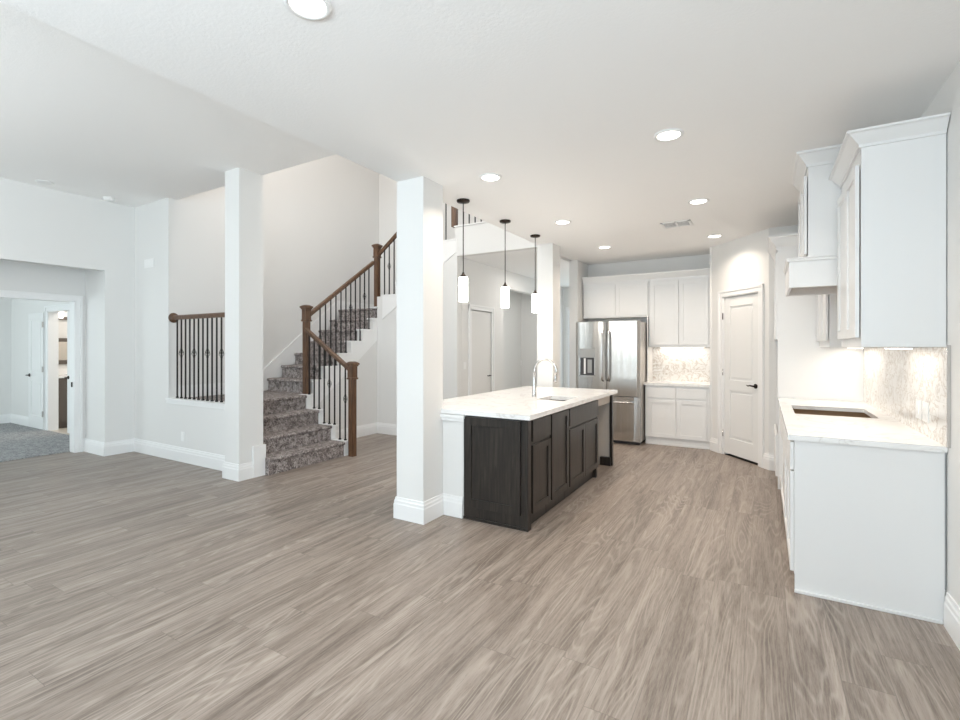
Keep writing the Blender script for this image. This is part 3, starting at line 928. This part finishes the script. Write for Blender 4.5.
fx, fy = -2.19, 4.90
MB().lathe((fx, fy, CT1), [(0.028, 0), (0.028, 0.006), (0.024, 0.012), (0.021, 0.05), (0.018, 0.11), (0.013, 0.20), (0.012, 0.27)], 20).build('body', 'chrome', fa)
pts = [(fx, fy, CT1 + 0.26)]
r = 0.128
for k in range(15):
    t = math.pi * (1 - k / 14 * 1.08)
    pts.append((fx + r + r * math.cos(t), fy + 0.01, CT1 + 0.285 + r * math.sin(t)))
MB().tube(pts, 0.0135, 12).build('spout', 'chrome', fa)
e = Vector(pts[-1]); d = (Vector(pts[-1]) - Vector(pts[-2])).normalized()
MB().tube([e - d * 0.01, e + d * 0.03, e + d * 0.075, e + d * 0.085], 0.015, 14, [0.013, 0.016, 0.019, 0.016]).build('spray_head', 'chrome', fa)
MB().tube([(fx + 0.01, fy - 0.012, CT1 + 0.065), (fx + 0.03, fy - 0.045, CT1 + 0.068), (fx + 0.035, fy - 0.06, CT1 + 0.072)], 0.008, 10, [0.011, 0.009, 0.006]).build('lever', 'chrome', fa)

# --- right run of base cabinets
CW = 'cabinet_white'
BX = 0.16
RO = (BX, 0, 0)


RT0, RT1 = 0.932, 0.965


def right_base(y0, y1, label, group=None, ndoor=1, hollow=False, side=False):
    c = empty('base_cabinet', ((BX + RX) / 2, (y0 + y1) / 2, 0), label, 'cabinet', group)
    mb = MB()
    if hollow:
        mb.box(BX, RX - 0.004, y0, y0 + 0.02, 0.105, RT0 - 0.002); mb.box(BX, RX - 0.004, y1 - 0.02, y1, 0.105, RT0 - 0.002)
        mb.box(BX, BX + 0.02, y0 + 0.02, y1 - 0.02, 0.105, RT0 - 0.002); mb.box(RX - 0.02, RX - 0.004, y0 + 0.02, y1 - 0.02, 0.105, RT0 - 0.002)
        mb.box(BX, RX - 0.004, y0, y1, 0.095, 0.107)
        mb.build('body', 'ply', c)
    else:
        mb.box(BX, RX - 0.004, y0, y1, 0.105, RT0 - 0.002, 0.002); mb.build('body', CW, c)
    MB().box(BX + 0.05, RX - 0.004, y0 + 0.004, y1 - 0.004, 0, 0.105).build('toe_kick', CW, c)
    w = (y1 - y0) / ndoor
    for k in range(ndoor):
        slab_part(c, CW, 'drawer', RO, Y, -X, y0 + w * k + 0.006, y0 + w * (k + 1) - 0.006, 0.001, 0.745, 0.915)
        shaker_part(c, CW, 'door', RO, Y, -X, y0 + w * k + 0.006, y0 + w * (k + 1) - 0.006, 0.001, 0.12, 0.735)
    if side:
        MB().box(BX + 0.002, RX - 0.01, y0 - 0.012, y0, 0.0, RT0 - 0.002, 0.002).build('side_panel', CW, c)
        MB().box(BX, RX - 0.02, y0 - 0.024, y0 - 0.012, 0.0, 0.018, 0.004).build('shoe_moulding', CW, c)
        MB().box(RX - 0.01, RX - 0.003, y0 - 0.008, y0, 0.185, RT0 - 0.002).build('filler_strip', 'grey_plastic', c)
    return c


right_base(3.535, 4.50, 'white base cabinet with a tall blank side, nearest the viewer on the right', ndoor=2, side=True)
right_base(4.505, 5.37, 'white base cabinet under the empty cooktop cut-out', ndoor=1, hollow=True)
right_base(5.375, 5.965, 'white base cabinet between the cooktop cut-out and the oven tower', ndoor=1)
mb = MB()
top_with_hole(mb, 0.128, RX - 0.004, 3.50, 5.968, RT0, RT1, 0.215, 0.745, 4.62, 5.28)
mb.build('kitchen_worktop', 'quartz', None, 'white quartz worktop on the right with an empty cooktop cut-out', 'worktop')

# oven tower
t = empty('oven_tower', (0.47, 6.4, 0), 'tall white oven cabinet with an empty oven opening, next to the pantry door', 'cabinet')
ty0, ty1, tx = 5.975, 6.855, 0.125
mb = MB(); mb.box(tx + 0.02, RX - 0.004, ty0, ty0 + 0.02, 0.0, 2.60); mb.box(tx + 0.02, RX - 0.004, ty1 - 0.02, ty1, 0, 2.60)
mb.box(tx + 0.02, RX - 0.004, ty0 + 0.02, ty1 - 0.02, 0.105, 0.60); mb.box(tx + 0.02, RX - 0.004, ty0 + 0.02, ty1 - 0.02, 1.55, 2.60)
mb.box(RX - 0.03, RX - 0.004, ty0 + 0.02, ty1 - 0.02, 0.60, 1.55)
mb.box(tx + 0.001, tx + 0.02, ty0, ty0 + 0.04, 0.0, 2.60); mb.box(tx + 0.001, tx + 0.02, ty1 - 0.04, ty1, 0, 2.60)
mb.build('body', CW, t)
slab_part(t, CW, 'drawer', (tx, 0, 0), Y, -X, ty0 + 0.02, ty1 - 0.02, 0.0, 0.13, 0.57)
for a, b in ((ty0 + 0.02, 6.41), (6.42, ty1 - 0.02)): shaker_part(t, CW, 'door', (tx, 0, 0), Y, -X, a, b, 0.0, 1.58, 2.50)


def crown_run(mb, pts, z0, hgt, out):
    """moulding along a polyline (list of (x, y)), offset to the left-hand outward side, mitred"""
    sec = [(0, 0), (0.012, 0.0), (0.014, hgt * 0.18), (out * 0.45, hgt * 0.42), (out * 0.8, hgt * 0.8), (out, hgt * 0.86), (out, hgt), (0, hgt)]
    P_ = [Vector((a, b, 0)) for a, b in pts]
    dirs = [(P_[i + 1] - P_[i]).normalized() for i in range(len(P_) - 1)]
    nr = [Vector((d.y, -d.x, 0)) for d in dirs]
    rings = []
    for i, p_ in enumerate(P_):
        if i == 0: m_ = nr[0]
        elif i == len(P_) - 1: m_ = nr[-1]
        else:
            m_ = (nr[i - 1] + nr[i]).normalized(); m_ = m_ / m_.dot(nr[i])
        rings.append([p_ + m_ * a + Z * (z0 + b) for a, b in sec])
    mb.loft(rings, True, False)
    return mb


mb = MB(); crown_run(mb, [(tx, ty1), (tx, ty0), (0.40, ty0)], 2.52, 0.15, 0.085)
# outward side must be -X / -Y
mb.build('crown_moulding', CW, t)

# --- right uppers
UX = 0.485
def wall_cabinet(name, y0, y1, x, z0, z1, label, ndoor, crown_h, zc, dz0, dz1, extra_back=True, crown_side=True):
    c = empty(name, ((x + RX) / 2, (y0 + y1) / 2, z0), label, 'cabinet')
    MB().box(x, RX - 0.004, y0, y1, z0, z1, 0.002).build('body', CW, c)
    w = (y1 - y0 - 0.03) / ndoor
    for k in range(ndoor):
        shaker_part(c, CW, 'door', (x, 0, 0), Y, -X, y0 + 0.02 + w * k, y0 + 0.02 + w * (k + 1) - 0.006, 0.006, dz0, dz1)
    mb = MB(); crown_run(mb, [(x - 0.0, y1), (x - 0.0, y0), (RX - 0.006, y0)], zc, crown_h, 0.075)
    mb.build('crown_moulding', CW, c)
    return c


wall_cabinet('upper_cabinet', 3.52, 4.345, UX, 1.5, 2.72, 'white wall cabinet on the right, nearest the viewer, with crown moulding', 2, 0.085, 2.652, 1.555, 2.56)
wall_cabinet('hood_cabinet', 4.355, 5.075, 0.285, 2.175, 2.945, 'tall set white cabinet above the range hood reaching the ceiling', 2, 0.105, 2.845, 2.20, 2.79)
wall_cabinet('upper_cabinet', 5.085, 5.965, UX, 1.5, 2.72, 'white wall cabinet between the range hood and the oven tower', 2, 0.085, 2.652, 1.555, 2.56)
h = empty('range_hood', (0.49, 4.68, 1.95), 'boxy white range hood cover over the cooktop cut-out', 'range hood')
hx0, hy0, hy1 = 0.165, 4.355, 5.075
mb = MB()
mb.box(hx0, hx0 + 0.02, hy0, hy1, 1.95, 2.16, 0.002); mb.box(hx0 + 0.02, RX - 0.004, hy0, hy0 + 0.02, 1.95, 2.16)
mb.box(hx0 + 0.02, RX - 0.004, hy1 - 0.02, hy1, 1.95, 2.16); mb.box(hx0 + 0.02, RX - 0.004, hy0 + 0.02, hy1 - 0.02, 2.14, 2.16)
mb.build('body', CW, h)
mb = MB(); crown_run(mb, [(hx0, hy1), (hx0, hy0), (RX - 0.006, hy0)], 2.145, 0.03, 0.018)
mb.build('trim', CW, h)
mb = MB()
mb.box(hx0 + 0.02, RX - 0.004, hy0 + 0.02, hy0 + 0.06, 2.05, 2.09); mb.box(hx0 + 0.02, RX - 0.004, hy1 - 0.06, hy1 - 0.02, 2.05, 2.09)
mb.box(hx0 + 0.02, RX - 0.004, hy0 + 0.06, hy1 - 0.06, 2.07, 2.09)
mb.build('liner', 'ply', h)

# backsplashes (fixed tile field = structure)
slab('wall_backsplash_right', 'marble_tile', (RX - 0.012, RX - 0.0005, 3.47, 5.974, RT1, 1.498), (RX - 0.012, RX - 0.0005, 4.28, 5.08, 1.498, 1.948), label='marble look backsplash tile on the right kitchen wall')
slab('trim_4', 'chrome', (RX - 0.016, RX - 0.0005, 3.461, 3.469, RT1, 1.51), label='slim metal edge strip of the right backsplash')
slab('wall_backsplash_back', 'marble_tile', (-1.587, -0.69, 8.318, 8.3295, CT1, 1.498), label='marble look backsplash tile beside the refrigerator')

# --- back run
BY = 7.77
c = empty('base_cabinet', (-1.13, 8.0, 0), 'white base cabinet with two drawers and two doors, beside the refrigerator', 'cabinet')
MB().box(-1.59, -0.685, BY, 8.326, 0.105, CT0 - 0.002, 0.002).build('body', CW, c)
MB().box(-1.59, -0.685, BY + 0.02, 8.326, 0.0, 0.105).build('toe_kick', CW, c)
MB().box(-1.59, -0.70, BY + 0.004, BY + 0.02, 0.0, 0.03, 0.004).build('shoe_moulding', CW, c)
for a, b in ((-1.555, -1.145), (-1.135, -0.725)):
    slab_part(c, CW, 'drawer', (0, BY, 0), X, -Y, a, b, 0.0, 0.725, 0.885)
    shaker_part(c, CW, 'door', (0, BY, 0), X, -Y, a, b, 0.0, 0.12, 0.70)
MB().box(-1.611, -0.683, BY - 0.035, 8.327, CT0, CT1, 0.003).build('worktop', 'quartz', None, 'short white quartz worktop beside the refrigerator', 'worktop')
UY = 8.0
c = empty('upper_cabinet', (-2.12, 8.1, 2.0), 'white two door wall cabinet above the refrigerator', 'cabinet')
MB().box(-2.66, -1.585, UY, 8.326, 1.985, 2.60, 0.002).build('body', CW, c)
for a, b in ((-2.62, -2.115), (-2.105, -1.60)): shaker_part(c, CW, 'door', (0, UY, 0), X, -Y, a, b, 0.0, 2.01, 2.53)
c = empty('upper_cabinet', (-1.13, 8.1, 1.5), 'white wall cabinet above the short worktop beside the refrigerator', 'cabinet')
MB().box(-1.58, -0.685, UY, 8.326, 1.5, 2.60, 0.002).build('body', CW, c)
for a, b in ((-1.555, -1.14), (-1.13, -0.715)): shaker_part(c, CW, 'door', (0, UY, 0), X, -Y, a, b, 0.0, 1.535, 2.53)
mb = MB(); crown_run(mb, [(-2.66, UY), (-0.685, UY)], 2.56, 0.12, 0.07)
mb.build('crown_moulding', CW, None, 'white crown moulding running over the cabinets at the back', 'moulding')
MB().box(-1.602, -1.588, UY - 0.05, 8.326, CT1, 1.985, 0.002).build('filler_panel', CW, None, 'narrow cream filler panel right of the refrigerator', 'panel')

# --- refrigerator
fr = empty('refrigerator', (-2.11, 7.95, 0), 'stainless steel french door refrigerator with an ice dispenser', 'refrigerator')
FX0, FX1, FY = -2.625, -1.617, 7.50
MB().box(FX0 + 0.005, FX1 - 0.005, FY + 0.075, 8.28, 0.04, 1.885, 0.004).build('cabinet', 'fridge_side', fr)
MB().box(FX0 + 0.02, FX1 - 0.02, FY + 0.09, 8.2, 0.0, 0.06).build('base_grille', 'dark_plastic', fr)
cx = (FX0 + FX1) / 2


def curved_door(name, x0, x1, z0, z1, bulge, m='stainless', parent=fr):
    mb = MB(); N_ = 12
    pts = [(x1, FY + 0.07, z0), (x0, FY + 0.07, z0)]
    for i in range(N_ + 1):
        u = i / N_
        e_ = min(1, min(u, 1 - u) / 0.06)
        pts.append((x0 + (x1 - x0) * u, FY + 0.02 * (1 - math.sqrt(max(0, 1 - (1 - e_) ** 2))) - bulge * math.sin(math.pi * ((x0 + (x1 - x0) * u) - FX0) / (FX1 - FX0)), z0))
    mb.prism(pts, (0, 0, z1 - z0), 0, False)
    return mb.build(name, m, parent)


ld = curved_door('door', FX0, cx - 0.003, 0.745, 1.90, 0.018)
rd = curved_door('door', cx + 0.003, FX1, 0.745, 1.90, 0.018)
fz = curved_door('freezer_drawer', FX0, FX1, 0.065, 0.735, 0.018)
for xx, par in ((cx - 0.05, ld), (cx + 0.05, rd)):
    pts = [(xx, FY - 0.012, 1.75)] + [(xx, FY - 0.075 - 0.012 * math.sin(math.pi * k / 10), 1.73 - 0.74 * k / 10) for k in range(11)] + [(xx, FY - 0.012, 0.97)]
    MB().tube(pts, 0.014, 12).build('door_handle', 'chrome', par)
pts = [(FX0 + 0.10, FY - 0.006, 0.655)] + [(FX0 + 0.10 + (FX1 - FX0 - 0.20) * k / 10, FY - 0.075 - 0.012 * math.sin(math.pi * k / 10), 0.655) for k in range(11)] + [(FX1 - 0.10, FY - 0.006, 0.655)]
MB().tube(pts, 0.015, 12).build('door_handle', 'chrome', fz)
dp = MB()
dx0, dx1 = -2.55, -2.30
dy = FY - 0.018
dp.box(dx0, dx1, dy - 0.004, dy + 0.03, 1.33, 1.475, 0.004)
dpo = dp.build('dispenser', 'grey_plastic', ld, label='grey ice and water dispenser')
mb = MB(); mb.box(dx0, dx0 + 0.012, dy - 0.004, dy + 0.03, 1.04, 1.33); mb.box(dx1 - 0.012, dx1, dy - 0.004, dy + 0.03, 1.04, 1.33); mb.box(dx0, dx1, dy - 0.004, dy + 0.03, 1.03, 1.05)
mb.build('dispenser_frame', 'chrome', ld)
MB().box(dx0 + 0.012, dx1 - 0.012, dy - 0.001, dy + 0.02, 1.05, 1.33).build('dispenser_recess', 'dark_plastic', ld)
MB().box(dx0 + 0.07, dx0 + 0.10, dy - 0.003, dy + 0.01, 1.07, 1.32, 0.002).build('paddle', 'white_plastic', ld)
MB().box(dx0 + 0.13, dx0 + 0.20, dy - 0.003, dy + 0.01, 1.09, 1.30, 0.002).build('paddle', 'grey_plastic', ld)

# ------------------------------------------------------------------ lights in the ceiling
LP = [(-0.56, 3.49, 'over the aisle, nearest the viewer'), (-0.56, 5.23, 'over the aisle, nearest the ceiling vent'), (-0.555, 6.97, 'in front of the pantry door'),
      (-2.01, 3.59, 'above the near end of the island'), (-2.01, 5.30, 'above the far part of the island'), (-1.99, 6.94, 'in front of the refrigerator'),
      (-1.66, 1.385, 'cut by the top edge of the view')]


def can(x, y, z, lab, power):
    o = empty('recessed_light', (x, y, z), 'round recessed ceiling light ' + lab, 'ceiling light', 'recessed kitchen ceiling lights')
    MB().lathe((x, y, z), [(0.098, 0.0), (0.096, -0.008), (0.078, -0.011), (0.072, -0.004)], 28, cap=False).build('trim_ring', 'white_plastic', o)
    MB().lathe((x, y, z), [(0.001, -0.006), (0.074, -0.006), (0.074, -0.001), (0.001, -0.001)], 28, cap=False).build('lens', 'led', o)
    d = bpy.data.lights.new('lamp', 'AREA'); d.shape = 'DISK'; d.size = 0.14; d.energy = power; d.color = WARM; d.spread = math.radians(135)
    l = bpy.data.objects.new('lamp', d); COL.objects.link(l); l.parent = o; l.location = (0, 0, -0.014)
    return o


for x, y, lab in LP:
    can(x, y, KC, lab, 8)

for i, (y, lab) in enumerate(((4.02, 'leftmost of the three, nearest the column'), (4.915, 'middle of the three'), (5.76, 'rightmost of the three'))):
    x = -2.56
    o = empty('pendant_light', (x, y, KC), 'glowing white cylinder pendant over the island, ' + lab, 'pendant light', 'pendant lights over the island')
    MB().lathe((x, y, KC), [(0.064, 0.0), (0.066, -0.008), (0.060, -0.020), (0.02, -0.028), (0.006, -0.03)], 24).build('canopy', 'bronze', o)
    MB().tube([(x, y, KC - 0.02), (x, y, 2.22)], 0.005, 8).build('rod', 'bronze', o)
    MB().lathe((x, y, 2.19), [(0.030, 0.0), (0.030, 0.012), (0.014, 0.03), (0.008, 0.05)], 16).build('socket_cap', 'bronze', o)
    MB().lathe((x, y, 1.95), [(0.043, 0.0), (0.046, 0.006), (0.046, 0.232), (0.042, 0.24)], 24).build('lamp_shade', 'frosted', o)
    MB().lathe((x, y, 1.945), [(0.060, 0.0), (0.060, 0.235), (0.0585, 0.235), (0.0585, 0.0)], 24, cap=False).build('glass_sleeve', 'glass', o)
    d = bpy.data.lights.new('bulb', 'POINT'); d.energy = 5; d.color = (1.0, 0.93, 0.85); d.shadow_soft_size = 0.05
    l = bpy.data.objects.new('bulb', d); COL.objects.link(l); l.parent = o; l.location = (0, 0, 1.90 - KC)

# under-cabinet strips
def strip(x0, x1, y0, y1, z, label, power):
    o = empty('under_cabinet_light', ((x0 + x1) / 2, (y0 + y1) / 2, z), label, 'light')
    MB().box(x0, x1, y0, y1, z - 0.010, z - 0.001, 0.002).build('housing', 'white_plastic', o)
    MB().box(x0 + 0.004, x1 - 0.004, y0 + 0.004, y1 - 0.004, z - 0.012, z - 0.010).build('diffuser', 'led_strip', o)
    d = bpy.data.lights.new('lamp', 'AREA'); d.shape = 'RECTANGLE'; d.size = x1 - x0; d.size_y = y1 - y0; d.energy = power; d.color = (1.0, 0.90, 0.78)
    l = bpy.data.objects.new('lamp', d); COL.objects.link(l); l.parent = o; l.location = (0, 0, -0.015)


strip(-1.45, -0.80, 8.22, 8.25, 1.5, 'slim light strip under the cabinet beside the refrigerator', 1.3)
strip(0.70, 0.73, 3.60, 4.20, 1.5, 'slim light strip under the nearest right wall cabinet', 1.2)
strip(0.70, 0.73, 5.15, 5.90, 1.5, 'slim light strip under the cabinet beside the oven tower', 1.6)

# ceiling vent, detectors, plates
o = empty('ceiling_vent', (-0.885, 6.065, KC), 'white rectangular air vent in the kitchen ceiling', 'vent')
vx0, vx1, vy0, vy1 = -1.05, -0.72, 5.93, 6.20
MB().box(vx0 + 0.02, vx1 - 0.02, vy0 + 0.02, vy1 - 0.02, KC - 0.004, KC - 0.001).build('backing', 'vent_dark', o)
mb = MB(); mb.box(vx0, vx1, vy0, vy0 + 0.028, KC - 0.010, KC - 0.0005, 0.002); mb.box(vx0, vx1, vy1 - 0.028, vy1, KC - 0.010, KC - 0.0005, 0.002)
mb.box(vx0, vx0 + 0.03, vy0, vy1, KC - 0.010, KC - 0.0005, 0.002); mb.box(vx1 - 0.03, vx1, vy0, vy1, KC - 0.010, KC - 0.0005, 0.002)
mb.box((vx0 + vx1) / 2 - 0.012, (vx0 + vx1) / 2 + 0.012, vy0, vy1, KC - 0.010, KC - 0.0005, 0.002)
mb.build('frame', 'white_plastic', o)
mb = MB()
for k in range(9): mb.box(vx0 + 0.03, vx1 - 0.03, vy0 + 0.036 + 0.024 * k, vy0 + 0.042 + 0.024 * k, KC - 0.006, KC - 0.004)
mb.build('slats', 'white_plastic', o)
MB().lathe((-7.60, 3.06, HC), [(0.07, 0.0), (0.07, -0.012), (0.062, -0.022), (0.055, -0.040), (0.02, -0.046), (0.001, -0.046)], 24).build('smoke_detector', 'white_plastic', None, 'round white smoke detector on the living room ceiling near the corner', 'smoke detector')
MB().lathe((-7.545, 2.37, HC), [(0.085, 0.0), (0.085, -0.006), (0.07, -0.010), (0.001, -0.008)], 24).build('ceiling_cover_plate', 'white_plastic', None, 'flat round white cover on the living room ceiling above the left wall', 'cover plate')


def plate(name, c, U, N, label, kind='outlet', w=0.075, hh=0.118):
    c = Vector(c)
    o = empty(name, c, label, kind)
    MB().fbox(c, U, N, -w / 2, w / 2, 0.0005, 0.006, -hh / 2, hh / 2, 0.002).build('cover_plate', 'white_plastic', o)
    mb = MB()
    if 'switch' in name: mb.fbox(c, U, N, -0.016, 0.016, 0.006, 0.009, -0.033, 0.033, 0.001)
    else:
        for z in (-0.022, 0.022): mb.fbox(c, U, N, -0.015, 0.015, 0.006, 0.008, z - 0.014, z + 0.014, 0.001)
    mb.build('rocker' if 'switch' in name else 'socket', 'white_plastic', o)


plate('wall_outlet', (-6.546, 3.46, 0.33), X, -Y, 'white wall outlet low on the half wall under the guard')
plate('door_chime', (-7.41, 3.46, 2.67), X, -Y, 'small white chime box high on the wall beside the guard opening', 'chime', 0.24, 0.12)
plate('wall_outlet', (RX - 0.012, 3.86, 1.11), Y, -X, 'white outlet on the right marble backsplash, nearest the viewer', 'outlet', 0.12, 0.118)
plate('light_switch', (RX - 0.012, 4.01, 1.11), Y, -X, 'white switch on the right marble backsplash beside the outlet', 'switch', 0.12, 0.118)
plate('wall_outlet', (RX, 3.26, 0.42), Y, -X, 'white wall outlet low on the right wall, cut by the view edge')
plate('light_switch', (-4.6, 9.60, 1.15), Y, X, 'white light switch on the recessed foyer wall', 'switch')
plate('light_switch', (-4.15, 6.56, 1.20), Y, X, 'white light switch beside the foyer door', 'switch')
